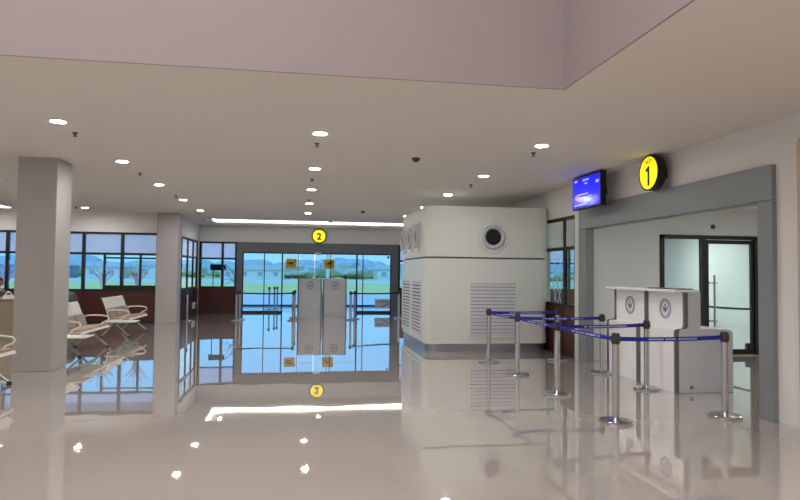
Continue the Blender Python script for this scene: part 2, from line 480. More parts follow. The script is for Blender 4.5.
# right-hand side windows beyond gate one
XR = RW + 0.05
def xdec(y0): return [arc(y0 + 0.05, 1.05, y0 + 0.42, 2.0, 0.05), arc(y0 + 0.42, 1.05, y0 + 0.05, 2.0, -0.05), arc(y0 + 0.25, 1.0, y0 + 0.5, 1.7, 0.05), arc(y0 + 0.22, 1.0, y0, 1.7, -0.05)]
window(5, 'x', XR, 11.56, 13.1, [11.59, 12.12], [], decal=xdec(12.25),
       top='glass_frost', low='glass_clear', zt=2.82, zm=2.17, depth=0.05)
wainscot(5, 'x', XR, 11.56, 13.1, [12.12])

# ------------------------------------------------------------------ vestibule of gate one and the room behind it
VY = 11.74
b = MB()
b.box(5.48, 7.26, VY, VY + 0.12, 0, HC); b.box(7.26, 9.50, VY, VY + 0.12, 2.48, HC); b.box(9.50, 15, VY, VY + 0.12, 0, HC)
b.box(5.48, 6.12, 11.42, VY, 0, 3.0)
struct(b.build('wall_vestibule_far', 'vestibule_paint'))
b = MB(); b.box(5.48, 11.0, 6.2, 6.32, 0, HC); struct(b.build('wall_vestibule_near', 'vestibule_paint'))
b = MB(); b.box(11.0, 11.12, 6.2, VY, 0, HC); struct(b.build('wall_vestibule_right', 'vestibule_paint'))
b = MB(); b.box(5.48, 11.0, 6.32, VY, 3.0, 3.1); struct(b.build('ceiling_vestibule', 'ceiling_paint'))
b = MB(); b.box(5.48, 15, VY + 0.12, 25.6, HC, 3.6); struct(b.build('ceiling_room', 'ceiling_paint'))
b = MB(); b.box(14.8, 14.95, VY + 0.12, 25.5, 0, HC); struct(b.build('wall_room_right', 'vestibule_paint'))
b = MB(); b.box(5.48, 15, YF - 0.06, YF + 0.06, 2.80, HC); b.box(5.48, 7.0, YF - 0.06, YF + 0.06, 0, 2.8); struct(b.build('wall_room_far', 'vestibule_paint'))
window(6, 'y', YF, 7.0, 14.8, [7.05, 8.2, 9.3, 10.4, 11.5, 12.6, 13.7, 14.75], [], low='glass_blue')
wainscot(6, 'y', YF, 7.0, 14.8, [])

# gate one surround (grey panels) and gate two surround
def surround(n, axis, c0, c1, u0, u1, i0, i1, zt, zi, m, side):
    r = sroot('trim_%d' % n)
    def bx(mb, a0, a1, d0, d1, z0, z1):
        if axis == 'y': mb.box(a0, a1, d0, d1, z0, z1, 0.004)
        else: mb.box(d0, d1, a0, a1, z0, z1, 0.004)
    p = MB(); bx(p, u0, u1, c0, c1, zi, zt); p.build('lintel_panel', m, r)
    p = MB(); bx(p, u0, i0, c0, c1, 0, zi - 0.006); p.build('post_panel', m, r)
    p = MB(); bx(p, i1, u1, c0, c1, 0, zi - 0.006); p.build('post_panel', m, r)
    p = MB(); bx(p, i0 + 0.001, i1 - 0.001, c1 - 0.03, c1 - 0.005, zi - 0.022, zi - 0.001); p.build('edge_strip', 'grille_grey', r)
    return r
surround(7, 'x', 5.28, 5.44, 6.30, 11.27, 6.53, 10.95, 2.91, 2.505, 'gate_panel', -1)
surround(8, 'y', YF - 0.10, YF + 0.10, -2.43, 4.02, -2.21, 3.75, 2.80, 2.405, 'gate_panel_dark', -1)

# glass double door of gate one
d1 = sroot('door_1')
f = MB()
DY0, DY1 = VY - 0.03, VY + 0.09
f.box(7.27, 7.35, DY0, DY1, 0, 2.48); f.box(9.40, 9.49, DY0, DY1, 0, 2.48); f.box(7.27, 9.49, DY0, DY1, 2.40, 2.48)
f.box(8.20, 8.28, DY0, DY1, 0.0, 2.40); f.box(7.35, 8.20, DY0, DY1, 0.02, 0.09)
f.build('door_frame', 'black_metal', d1)
g = MB(); g.box(7.34, 8.21, VY + 0.02, VY + 0.03, 0.05, 2.41); g.build('fixed_glass', 'glass_clear', d1)
leaf = MB()
leaf.box(8.285, 8.36, VY, VY + 0.05, 0.02, 2.39); leaf.box(9.33, 9.395, VY, VY + 0.05, 0.02, 2.39); leaf.box(8.36, 9.33, VY, VY + 0.05, 2.31, 2.39); leaf.box(8.36, 9.33, VY, VY + 0.05, 0.02, 0.13)
leaf = leaf.build('door_leaf', 'black_metal', d1)
g = MB(); g.box(8.35, 9.34, VY + 0.02, VY + 0.03, 0.12, 2.32); g.build('door_glass', 'glass_clear', leaf)
h = MB(); h.tube([(8.44, VY - 0.07, 0.60), (8.44, VY - 0.07, 1.66)], 0.02); h.tube([(8.33, VY - 0.07, 1.5), (8.5, VY - 0.07, 1.5)], 0.012); h.tube([(8.33, VY - 0.07, 0.72), (8.5, VY - 0.07, 0.72)], 0.012)
h.tube([(8.34, VY - 0.07, 1.5), (8.34, VY + 0.01, 1.5)], 0.012); h.tube([(8.34, VY - 0.07, 0.72), (8.34, VY + 0.01, 0.72)], 0.012)
h.build('door_handle', 'leg_steel', leaf, True)
k = MB(); k.box(9.22, 9.33, VY - 0.012, VY + 0.06, 0.13, 0.25, 0.004); k.build('patch_lock', 'black_plastic', leaf)
t = MB(); t.box(7.27, 9.49, VY - 0.06, VY + 0.12, 0.0, 0.012); t.build('threshold', 'threshold', d1)

# gate two glass doors
d2 = sroot('door_2')
f = MB()
for x, wd in ((-2.19, 0.05), (-0.66, 0.055), (2.33, 0.06), (3.73, 0.05)): f.box(x - wd / 2, x + wd / 2, YF - 0.04, YF + 0.04, 0, 2.40)
for x, wd in ((-1.36, 0.035), (-0.03, 0.03), (1.27, 0.04), (2.58, 0.035)): f.box(x - wd / 2, x + wd / 2, YF - 0.03, YF + 0.03, 0.02, 2.40)
f.box(-2.2, -0.66, YF - 0.04, YF + 0.04, 0.0, 0.08); f.box(2.33, 3.75, YF - 0.04, YF + 0.04, 0.0, 0.08); f.box(-2.2, 3.75, YF - 0.04, YF + 0.04, 2.36, 2.405)
f.build('door_frame', 'black_metal', d2)
for x0, x1 in ((-2.17, -0.69), (-0.64, -0.05), (0.0, 0.6), (0.64, 1.24), (1.30, 2.30), (2.36, 3.71)):
    g = MB(); g.box(x0, x1, YF - 0.004, YF + 0.004, 0.0, 2.37); g.build('door_glass', 'glass_blue', d2)
k = MB(); k.lathe([(0.0, 0.0), (0.05, 0.0), (0.05, 0.04), (0.0, 0.05)], (3.62, YF - 0.06, 2.28), 'y', 16); k.build('round_sensor', 'black_plastic', d2)
k = MB(); k.box(0.62, 0.88, YF - 0.13, YF - 0.10, 2.33, 2.42, 0.005); k.build('door_sensor', 'paper_box', d2)
# boarding notice panels fixed to the glass, one on each side of the middle leaves
def plane_icon(mb, cx, cz, s_, y):
    for pts in ([(-0.9, 0.05), (-0.3, 0.18), (0.7, 0.52), (1.0, 0.66), (1.0, 0.45), (0.3, 0.02), (-0.55, -0.18)],
                [(-0.1, 0.16), (-0.45, 0.52), (-0.25, 0.5), (0.25, 0.24)], [(-0.05, -0.02), (0.55, -0.25), (0.35, 0.1)],
                [(-0.9, 0.0), (-1.05, 0.3), (-0.9, 0.3), (-0.65, 0.02)], [(-0.95, -0.52), (0.9, -0.52), (0.9, -0.42), (-0.95, -0.42)]):
        mb.prism([(cx + p[0] * s_, cz + p[1] * s_) for p in pts], 'y', y - 0.003, y)
for x0, x1 in ((-0.53, -0.10), (0.98, 1.42)):
    p = MB(); p.box(x0, x1, YF - 0.02, YF - 0.006, 1.78, 2.16, 0.004); po = p.build('gate_notice', 'sign_yellow_flat', d2)
    po['label'] = 'square yellow boarding panel with a black aircraft symbol'
    p = MB(); plane_icon(p, (x0 + x1) / 2, 1.97, 0.17, YF - 0.02); p.build('aircraft_symbol', 'print_black', po)
    p = MB()
    random.seed(int(x0 * 10) + 50)
    u = x1 + 0.18
    while u < x1 + 0.78:
        wd = random.uniform(0.015, 0.04); p.box(u, u + wd, YF - 0.01, YF - 0.006, 1.985, 2.015); u += wd + 0.012
    p.build('glass_lettering', 'decal_white', d2)
p = MB(); p.box(3.08, 3.70, YF - 0.012, YF - 0.006, 0.20, 0.57); po = p.build('door_sticker', 'sticker', d2); po['label'] = 'pale sticker low on the right door glass'
p = MB()
for q in range(6): p.box(3.18 + q * 0.085, 3.22 + q * 0.085, YF - 0.016, YF - 0.012, 0.42, 0.50)
p.prism([(3.38, 0.24), (3.66, 0.36), (3.64, 0.40), (3.36, 0.28)], 'y', YF - 0.016, YF - 0.012); p.build('sticker_print', 'sticker_grey', po)

# columns
b = MB(); b.box(-4.45, -3.86, 10.76, 11.42, 0, HC, 0.008); struct(b.build('column_1', 'column_paint'))
b = MB(); b.box(-4.32, -3.70, 20.08, 20.72, 0, HC, 0.008); struct(b.build('column_2', 'column_paint'))
# tan round-cornered panel at the picture's right edge, set on the wall
pts = [(-1.0, 0.0), (5.97, 0.0)]
for k_ in range(7):
    a = PI / 2 * k_ / 6; pts.append((5.97 - 0.14 + 0.14 * math.cos(a), 3.18 - 0.14 + 0.14 * math.sin(a)))
pts.append((-1.0, 3.18))
b = MB(); b.prism(pts, 'x', RW - 0.03, RW); struct(b.build('trim_9', 'tan_panel'))

# ------------------------------------------------------------------ ceiling fittings
def downlight(x, y, z, label, group, m='lamp_glow', r=0.105):
    t_ = thing('ceiling_downlight', (x, y, z), label, 'ceiling light', group)
    k_ = MB(); k_.lathe([(r * 0.80, 0.004), (r * 0.80, -0.010), (r, -0.012), (r * 1.12, -0.004), (r * 1.12, 0.004)], (0, 0, 0), 'z', 28); k_.build('rim', 'rim_white', t_, True)
    k_ = MB(); k_.lathe([(0.0, -0.007), (r * 0.81, -0.006), (r * 0.81, 0.002), (0.0, 0.003)], (0, 0, 0), 'z', 28); k_.build('diffuser', m, t_)
    return t_
ordn = ['nearest', 'second', 'third', 'fourth', 'farthest']
YS = [8.08, 10.85, 13.62, 16.38, 19.10]
for x, nm in ((-2.91, 'row just right of the left column'), (0.24, 'middle row leading to gate two'), (3.30, 'row passing over the air cabinet')):
    for i, y in enumerate(YS):
        yy = y + (0.12 if x > 3 else 0)
        downlight(x, yy, HC, 'round recessed ceiling light, %s in the %s' % (ordn[i], nm), 'round recessed downlights in the low ceiling')
downlight(-6.12, 19.2, HC, 'round recessed ceiling light above the lounge window, left of the second column', 'round recessed downlights in the low ceiling')
for i, y in enumerate(YS[:4]):
    downlight(-6.05, y, HC, 'round recessed ceiling light hidden behind the left column', 'round recessed downlights in the low ceiling')
for i, y in enumerate(YS[:3]):
    downlight(-9.1, y, HC, 'round recessed ceiling light out of view at far left', 'round recessed downlights in the low ceiling')
for x, y, lb in ((-2.72, 23.4, 'at the left end of the ceiling cove'), (0.80, 23.4, 'in the middle of the ceiling cove')):
    downlight(x, y, 3.66, 'small downlight %s before gate two' % lb, 'downlights in the cove', r=0.075)
for x, y in ((10.87, 15.5), (10.87, 20.6), (7.7, 15.5), (7.7, 20.6), (13.2, 15.5), (13.2, 20.6)):
    downlight(x, y, HC, 'ceiling light of the room behind the glass door', 'room lights behind the glass door', 'room_lamp')
for x, y in ((7.4, 8.6), (9.6, 8.6)):  # unseen lamps added to brighten the vestibule walls
    downlight(x, y, 3.0, 'unseen fill light added inside the vestibule of gate one', 'added vestibule fill lights', 'vestibule_fill')

for y in (3.1, 1.2, -0.7, -3.0):  # added out of view to brighten the right wall
    downlight(4.0, y, HC, 'unseen fill light added over the right aisle behind the camera', 'added fill lights behind the camera')

# cove before gate two
cv = thing('cove_light', (0.7, 23.3, 3.5), 'long white LED strip round the ceiling recess before gate two', 'cove light')
k = MB()
k.box(-3.85, 3.95, 1.10, 1.16, 0.02, 0.07); k.box(-3.88, -3.82, -1.14, 1.10, 0.02, 0.07); k.box(-3.82, 3.95, -1.16, -1.10, 0.02, 0.07)
k.build('led_strip', 'cove_glow', cv)
k = MB()
k.box(-3.90, 4.0, 1.08, 1.245, -0.04, 0.015); k.box(-3.895, -3.80, -1.15, 1.08, -0.04, 0.015); k.box(-3.80, 4.0, -1.19, -1.08, -0.04, 0.015)
k.build('cove_lip', 'rim_white', cv)
lp = thing('ceiling_light_panel', (-9.2, 19.1, HC), 'long bright ceiling light at the left edge behind the first column', 'ceiling light')
k = MB(); k.box(-1.6, 1.04, -0.45, 0.45, -0.03, 0.0, 0.01); k.build('frame', 'rim_white', lp)
k = MB(); k.box(-1.55, 0.99, -0.40, 0.40, -0.036, -0.029); k.build('diffuser', 'cove_glow', lp)

def sprinkler(x, y, label, big=False):
    t_ = thing('smoke_detector' if big else 'fire_sprinkler', (x, y, HC), label, 'smoke detector' if big else 'sprinkler', 'smoke detectors' if big else 'fire sprinklers')
    k_ = MB()
    if big: k_.lathe([(0.0, 0.002), (0.065, 0.002), (0.065, -0.02), (0.05, -0.045), (0.03, -0.06), (0.0, -0.062)], (0, 0, 0), 'z', 20)
    else: k_.lathe([(0.0, 0.002), (0.038, 0.002), (0.036, -0.012), (0.012, -0.018), (0.012, -0.045), (0.028, -0.048), (0.028, -0.053), (0.0, -0.055)], (0, 0, 0), 'z', 16)
    k_.build('detector_head' if big else 'sprinkler_head', 'sensor_dark', t_, True)
for x, nm in ((-2.93, 'left row of lights'), (0.22, 'middle row of lights'), (3.38, 'right row of lights')):
    for i, y in enumerate((8.72, 12.1, 15.55)):
        if x > 3 and i == 2: continue
        sprinkler(x, y, 'small dark ceiling sprinkler, %s along the %s' % (['nearest', 'second', 'third'][i], nm))
sprinkler(-6.3, 19.0, 'small dark ceiling sprinkler above the lounge window beside a downlight')
sprinkler(1.77, 9.52, 'dark round detector on the ceiling between middle and right light rows', True)
sprinkler(1.81, 18.04, 'dark round detector on the far ceiling left of the air cabinet', True)
sprinkler(1.06, 21.9, 'dark round detector just before the bright cove', True)

# ------------------------------------------------------------------ air cabinet
def rrect(x0, x1, y0, y1, rs, n=8):
    """rs: radii for corners (x0,y0),(x1,y0),(x1,y1),(x0,y1)"""
    out = []
    for (cx, cy_, a0), r_ in zip(((x0, y0, PI), (x1, y0, 1.5 * PI), (x1, y1, 0), (x0, y1, 0.5 * PI)), rs):
        ox = cx + (r_ if cx == x0 else -r_); oy = cy_ + (r_ if cy_ == y0 else -r_)
        for i in range(n + 1):
            a = a0 + PI / 2 * i / n; out.append((ox + r_ * math.cos(a), oy + r_ * math.sin(a)))
    return out
UX0, UX1, UY0, UY1 = 2.61, 5.325, 12.76, 15.9
ac = thing('air_handling_cabinet', (0, 0, 0), 'large white air cabinet with round nozzles and louvred grilles in mid-hall', 'air conditioner')
rs = (0.13, 0.20, 0.10, 0.2)
k = MB(); k.prism(rrect(UX0, UX1, UY0, UY1, rs), 'z', 1.985, 3.055); k.build('upper_housing', 'unit_white', ac, True)
k = MB(); k.prism(rrect(UX0 + 0.05, UX1 - 0.05, UY0 + 0.05, UY1 - 0.05, rs), 'z', 1.95, 1.985); k.build('shadow_joint', 'edge_grey', ac, True)
k = MB(); k.prism(rrect(UX0 + 0.012, UX1 - 0.012, UY0 + 0.012, UY1 - 0.012, rs), 'z', 0.165, 1.95); k.build('lower_housing', 'unit_white', ac, True)
k = MB(); k.prism(rrect(UX0 + 0.03, UX1 - 0.03, UY0 + 0.03, UY1 - 0.03, (0.24, 0.30, 0.10, 0.22)), 'z', 0.0, 0.165); k.build('skirting', 'skirt_metal', ac, True)
def grille_front(x0, x1, z0, z1, y):
    fr = MB(); t_ = 0.045
    fr.box(x0, x1, y - 0.028, y + 0.02, z1 - t_, z1, 0.004); fr.box(x0, x1, y - 0.028, y + 0.02, z0, z0 + t_, 0.004)
    fr.box(x0, x0 + t_, y - 0.028, y + 0.02, z0 + t_, z1 - t_, 0.004); fr.box(x1 - t_, x1, y - 0.028, y + 0.02, z0 + t_, z1 - t_, 0.004)
    fo = fr.build('grille', 'unit_white', ac)
    bk = MB(); bk.box(x0 + t_, x1 - t_, y - 0.008, y + 0.01, z0 + t_, z1 - t_); bk.build('grille_backing', 'dark_gap', fo)
    sl = MB(); n = 15; dz = (z1 - z0 - 2 * t_) / n
    for i in range(n):
        za = z0 + t_ + i * dz
        sl.prism([(y - 0.030, za + 0.004), (y - 0.010, za + dz - 0.012), (y - 0.006, za + dz - 0.004), (y - 0.026, za + 0.018)], 'x', x0 + t_, x1 - t_)
        sl.box(x0 + t_, x1 - t_, y - 0.027, y - 0.010, za + 0.006, za + dz - 0.006)
    sl.build('louvres', 'louvre_grey', fo)
grille_front(3.52, 4.60, 0.275, 1.475, UY0 + 0.012)
def grille_side(y0, y1, z0, z1, x):
    fr = MB(); t_ = 0.05
    fr.box(x - 0.028, x + 0.02, y0, y1, z1 - t_, z1, 0.004); fr.box(x - 0.028, x + 0.02, y0, y1, z0, z0 + t_, 0.004)
    fr.box(x - 0.028, x + 0.02, y0, y0 + t_, z0 + t_, z1 - t_, 0.004); fr.box(x - 0.028, x + 0.02, y1 - t_, y1, z0 + t_, z1 - t_, 0.004)
    fo = fr.build('grille', 'unit_white', ac)
    bk = MB(); bk.box(x - 0.008, x + 0.01, y0 + t_, y1 - t_, z0 + t_, z1 - t_); bk.build('grille_backing', 'dark_gap', fo)
    sl = MB(); n = 15; dz = (z1 - z0 - 2 * t_) / n
    for i in range(n):
        za = z0 + t_ + i * dz; sl.box(x - 0.026, x - 0.010, y0 + t_, y1 - t_, za + 0.012, za + dz - 0.012)
    sl.build('louvres', 'louvre_grey', fo)
grille_side(13.23, 14.40, 0.25, 1.487, UX0 + 0.012)
grille_side(14.55, 15.71, 0.25, 1.487, UX0 + 0.012)
def nozzle(c, axis):
    # outward is -axis: profile heights negative point towards the hall
    rg = MB(); rg.lathe([(0.2109, 0), (0.333, 0), (0.3386, -0.01665), (0.3219, -0.0444), (0.2942, -0.0333), (0.2609, -0.03108), (0.2109, -0.0333)], c, axis, 40)
    ro = rg.build('nozzle', 'unit_white', ac, True)
    bo = MB(); bo.lathe([(0.2609, -0.0222), (0.2553, -0.08325), (0.2387, -0.1055), (0.2109, -0.111), (0.1832, -0.09435), (0.1665, -0.0555)], c, axis, 40); bo.build('nozzle_bowl', 'grille_grey', ro, True)
    dk = MB(); dk.lathe([(0, -0.04995), (0.1721, -0.06105), (0.1721, -0.0222), (0, -0.0222)], c, axis, 32); dk.build('nozzle_bore', 'black_plastic', ro)
nozzle((4.045, UY0, 2.41), 'y')
for y in (13.52, 14.42, 15.33): nozzle((UX0, y, 2.44), 'x')

# ------------------------------------------------------------------ check-in podiums
def seal(parent, c, r, n_axis):
    """round emblem with a double ring, a ring of lettering marks and a shield between wings. n_axis '-x' or '-y' is the way it faces"""
    def bar(mb, pts):
        if n_axis == '-x': mb.prism([(c[1] - p[0] * r, c[2] + p[1] * r) for p in pts], 'x', c[0] - 0.003, c[0])
        else: mb.prism([(c[0] + p[0] * r, c[2] + p[1] * r) for p in pts], 'y', c[1] - 0.003, c[1])
    ax = 'x' if n_axis == '-x' else 'y'
    k_ = MB(); cc = (c[0] - 0.003, c[1], c[2]) if ax == 'x' else (c[0], c[1] - 0.003, c[2])
    k_.ring(cc, ax, r * 0.92, r, 0.003); k_.ring(cc, ax, r * 0.66, r * 0.69, 0.003)
    so = k_.build('seal', 'seal_navy', parent); so['label'] = 'round dark blue seal'
    k_ = MB()
    for i in range(30):
        a = 2 * PI * i / 30
        p = []
        for da, rr in ((-0.05, 0.74), (0.05, 0.74), (0.05, 0.86), (-0.05, 0.86)): p.append((rr * math.sin(a + da), rr * math.cos(a + da)))
        bar(k_, p[::-1])
    k_.build('seal_lettering', 'seal_blue', so)
    k_ = MB()
    bar(k_, [(-0.22, 0.15), (-0.22, -0.2), (0.0, -0.48), (0.22, -0.2), (0.22, 0.15)])
    for sgn in (1, -1):
        for j in range(4):
            q = [(0.26, 0.10 - 0.14 * j), (0.56 - 0.07 * j, 0.42 - 0.16 * j), (0.56 - 0.07 * j, 0.34 - 0.16 * j), (0.26, 0.02 - 0.14 * j)]
            bar(k_, [(sgn * a, z) for a, z in q])
    bar(k_, [(-0.12, 0.22), (0.12, 0.22), (0.16, 0.34), (0.0, 0.52), (-0.16, 0.34)])
    k_.build('seal_emblem', 'seal_blue', so)
def cheek_profile(d_low, u0, u1, h_low, h_top):
    """side outline in (depth, height): front low edge at 0, S-curve up to the set-back upper part"""
    p = [(0.0, 0.0), (d_low, 0.0), (d_low, h_low - 0.07)]
    for i in range(5):
        a = PI / 2 * i / 4; p.append((d_low - 0.07 + 0.07 * math.cos(a), h_low - 0.07 + 0.07 * math.sin(a)))
    p += [(u1, h_low), (u1, h_top), (u0, h_top), (u0, h_low + 0.06)]
    for i in range(1, 5):
        a = PI / 2 * i / 4; p.append((u0 - 0.05 + 0.05 * math.cos(a), h_low + 0.06 - 0.05 * math.sin(a)))
    for i in range(0, 5):
        a = PI / 2 * i / 4; p.append((0.05 - 0.05 * math.sin(a), h_low - 0.04 + 0.05 * math.cos(a)))
    # drop consecutive duplicates
    out = []
    for q in p:
        if not out or (abs(q[0] - out[-1][0]) + abs(q[1] - out[-1][1])) > 1e-4: out.append(q)
    return out
def podium(loc, rz, W, d, label, group, slab=False, low='laminate_white', h_top=1.40, cheek='laminate_grey'):
    """local frame: front faces -y, width along x from 0 to W, depth along +y"""
    t_ = thing('check_in_podium', loc, label, 'counter', group, rz)
    u0, u1, hl = 0.14, 0.38, 0.88
    prof = cheek_profile(d, u0, u1, hl, h_top)
    for x0, x1, xe in ((0.0, 0.045, 0.0), (W - 0.045, W, W)):
        k_ = MB(); k_.prism(prof, 'x', x0, x1); co_ = k_.build('side_cheek', 'edge_grey', t_); co_['label'] = 'S-shaped side with dark grey edge'
        k_ = MB(); it = prof.index((u0, h_top)); inset = [(min(a + (0.05 if (i_ >= it or i_ == 0) else 0.0), d - 0.004), max(z, 0.004)) for i_, (a, z) in enumerate(prof)]
        if xe == 0.0: k_.prism(inset, 'x', -0.003, 0.0)
        else: k_.prism(inset, 'x', W, W + 0.003)
        k_.build('cheek_face', cheek, co_)
    k_ = MB(); k_.box(0.045, W - 0.045, 0.015, 0.035, 0.0, hl - 0.02)
    k_.build('lower_front', low, t_)
    k_ = MB(); k_.box(0.045, W - 0.045, u0 + 0.012, u0 + 0.032, hl - 0.03, h_top - 0.002); uo = k_.build('upper_front', low, t_)
    k_ = MB(); k_.box(0.045, W - 0.045, 0.02, u0 + 0.02, hl - 0.022, hl - 0.002); k_.build('front_ledge', low, t_)
    k_ = MB(); k_.box(0.045, W - 0.045, u0 + 0.03, d - 0.01, hl - 0.03, hl - 0.004); k_.build('desk_top', 'laminate_white', t_)
    seal(uo, (W / 2, u0 + 0.012, hl + 0.27), 0.145, '-y')
    if slab:
        k_ = MB(); k_.box(0, W, u0 - 0.02, u1 + 0.02, h_top, h_top + 0.025); k_.build('top_ledge', 'laminate_grey', t_)
    return t_
# rotation -90 deg: local +x -> world -y, local +y (depth) -> world +x, front faces -x
p1 = podium((5.19, 8.99, 0), -PI / 2, 0.98, 0.88, 'white podium of gate one nearer the camera with round seal and socket', 'gate one podiums')
p2 = podium((5.19, 9.98, 0), -PI / 2, 0.98, 0.88, 'white podium of gate one farther from the camera beside the left gate post', 'gate one podiums')
k = MB(); k.box(0.98, 0.994, 0.19, 0.27, 0.05, 0.11, 0.003); so = k.build('power_socket', 'laminate_grey', p1)
k = MB(); k.box(0.993, 0.998, 0.205, 0.255, 0.06, 0.10); k.build('socket_face', 'edge_grey', so)
sl = MB(); sl.box(-0.20, 0.19, -1.0, 0.98, 0.0, 0.035, 0.006)
so = sl.build('counter_top', 'counter_white', None, loc=(5.36, 8.99, 1.402)); tag(so, 'thin white counter slab lying across both podiums of gate one', 'counter top')
k = MB(); k.box(-0.11, 0.11, -0.42, 0.42, 0.0, 0.014, 0.004)
so = k.build('document_tray', 'black_plastic', None, loc=(5.44, 8.55, 1.437)); tag(so, 'flat black tray lying on the white counter slab', 'tray')
podium((-0.03, 23.05, 0), 0, 0.87, 0.88, 'podium of gate two, its front greyed for shade, standing on the left of its pair', 'gate two podiums', True, 'laminate_grey', 1.375)  # front panels coloured grey for the shadow they stand in
podium((0.885, 23.05, 0), 0, 0.87, 0.88, 'podium of gate two, its front greyed for shade, standing on the right of its pair', 'gate two podiums', True, 'laminate_grey', 1.375)

# ------------------------------------------------------------------ gate number signs
def gate_sign(loc, facing, num, gate_text, label):
    t_ = thing('gate_sign', loc, label, 'sign')
    ax = 'x' if facing == '-x' else 'y'
    R_ = 0.262 if gate_text else 0.295
    F_ = R_ - 0.022 if gate_text else R_ - 0.045
    k_ = MB(); k_.lathe([(0.0, 0.0), (R_, 0.0), (R_, -0.13), (F_ + 0.004, -0.135), (F_, -0.12), (0.0, -0.12)], (0, 0, 0), ax, 48); k_.build('drum', 'black_metal', t_, True)
    k_ = MB(); k_.lathe([(0.0, -0.126), (F_, -0.126), (F_, -0.118), (0.0, -0.118)], (0, 0, 0), ax, 48); k_.build('lit_face', 'sign_glow', t_)
    xd = (0, -1, 0) if ax == 'x' else (1, 0, 0)
    def at(z): return (-0.128, 0, z) if ax == 'x' else (0, -0.128, z)
    if gate_text:
        # bold figure one with its flag
        k_ = MB(); k_.prism([(-y_, z_) for y_, z_ in [(0.022, -0.195), (0.022, 0.065), (-0.010, 0.085), (-0.014, 0.085)][:0] + [(-0.024, -0.19), (0.024, -0.19), (0.024, 0.10), (-0.006, 0.10), (-0.075, 0.055), (-0.075, 0.015), (-0.024, 0.035)]], 'x', -0.131, -0.126); k_.build('numeral', 'print_black', t_)
    else: text_mesh('numeral', num, 0.34 if gate_text else 0.36, 'print_black', t_, at(-0.045 if gate_text else -0.03), xd, (0, 0, 1), 0.002, 0.016)
    if gate_text: text_mesh('lettering', gate_text, 0.078, 'print_grey', t_, at(0.165), xd, (0, 0, 1), 0.002)
    return t_
gs1 = gate_sign((5.21, 8.50, 3.15), '-x', '1', 'GATE', 'round lit yellow sign reading GATE 1 on the right wall')
gate_sign((0.78, YF - 0.06, 3.09), '-y', '2', None, 'round lit yellow sign with black 2 above the far glass doors')

k = MB(); k.box(0.0, RW - 5.21 - 0.002, -0.08, 0.08, -0.08, 0.08); k.build('wall_bracket', 'black_metal', gs1)

# flight information screen
tv = thing('information_screen', (4.96, 10.29, 3.105), 'blue flight information screen on the wall above gate one', 'screen')
k = MB(); k.box(0.0, 0.10, -0.55, 0.55, -0.30, 0.285, 0.008); k.build('casing', 'black_plastic', tv)
k = MB(); k.box(-0.003, 0.004, -0.52, 0.52, -0.27, 0.255); so = k.build('display', 'screen_glow', tv)
k = MB()
def tl(y0, y1, z, h_):
    random.seed(int(z * 1000)); u = y0
    while u < y1:
        wd = random.uniform(0.015, 0.04); k.box(-0.006, -0.003, -u - wd, -u, z, z + h_); u += wd + 0.012
tl(-0.12, 0.10, 0.19, 0.028); tl(-0.05, 0.05, 0.13, 0.024); tl(-0.45, -0.33, 0.20, 0.03); tl(0.38, 0.45, 0.10, 0.05)
tl(-0.36, 0.22, -0.105, 0.022); tl(-0.30, 0.10, -0.05, 0.02); tl(-0.45, 0.05, -0.235, 0.022)
k.build('screen_text', 'screen_text', so)
k = MB(); k.prism([(0.42, -0.11), (0.30, -0.11), (0.30, -0.06), (0.36, -0.03), (0.42, -0.05)], 'x', -0.006, -0.003); k.build('airline_mark', 'screen_red', so)
k = MB(); k.box(0.09, 0.378, -0.05, 0.05, -0.05, 0.05); k.build('bracket', 'black_metal', tv)

# ------------------------------------------------------------------ stanchions and belts
def stanchion_proto():
    t_ = thing('belt_stanchion', (0, 0, 0), 'x', 'stanchion')
    k_ = MB(); k_.lathe([(0, 0), (0.182, 0.0), (0.185, 0.008), (0.185, 0.022), (0.178, 0.03), (0.16, 0.036), (0.07, 0.052), (0.048, 0.06), (0, 0.06)], seg=36); k_.build('base', 'chrome', t_, True)
    k_ = MB(); k_.lathe([(0, 0.055), (0.039, 0.055), (0.039, 0.88), (0, 0.88)], seg=24); k_.build('post', 'chrome', t_, True)
    k_ = MB(); k_.lathe([(0, 0.865), (0.044, 0.865), (0.044, 0.97), (0.040, 0.985), (0, 0.99)], seg=24)
    for a in range(4):
        c_, s_ = math.cos(a * PI / 2), math.sin(a * PI / 2)
        k_.box(*sorted((c_ * 0.035 - abs(s_) * 0.014, c_ * 0.052 + abs(s_) * 0.014)), *sorted((s_ * 0.035 - abs(c_) * 0.014, s_ * 0.052 + abs(c_) * 0.014)), 0.885, 0.955)
    k_.build('head', 'head_grey', t_, True)
    return t_
_proto = stanchion_proto(); _kids = list(_proto.children); _used = [False]
def stanchion(x, y, label, group):
    if not _used[0]: o = _proto
    else:
        o = _proto.copy(); COL.objects.link(o)
        for ch in _kids: copy_tree(ch, o)
    _used[0] = True
    o.location = (x, y, 0); o['label'] = label; o['group'] = group
    return o
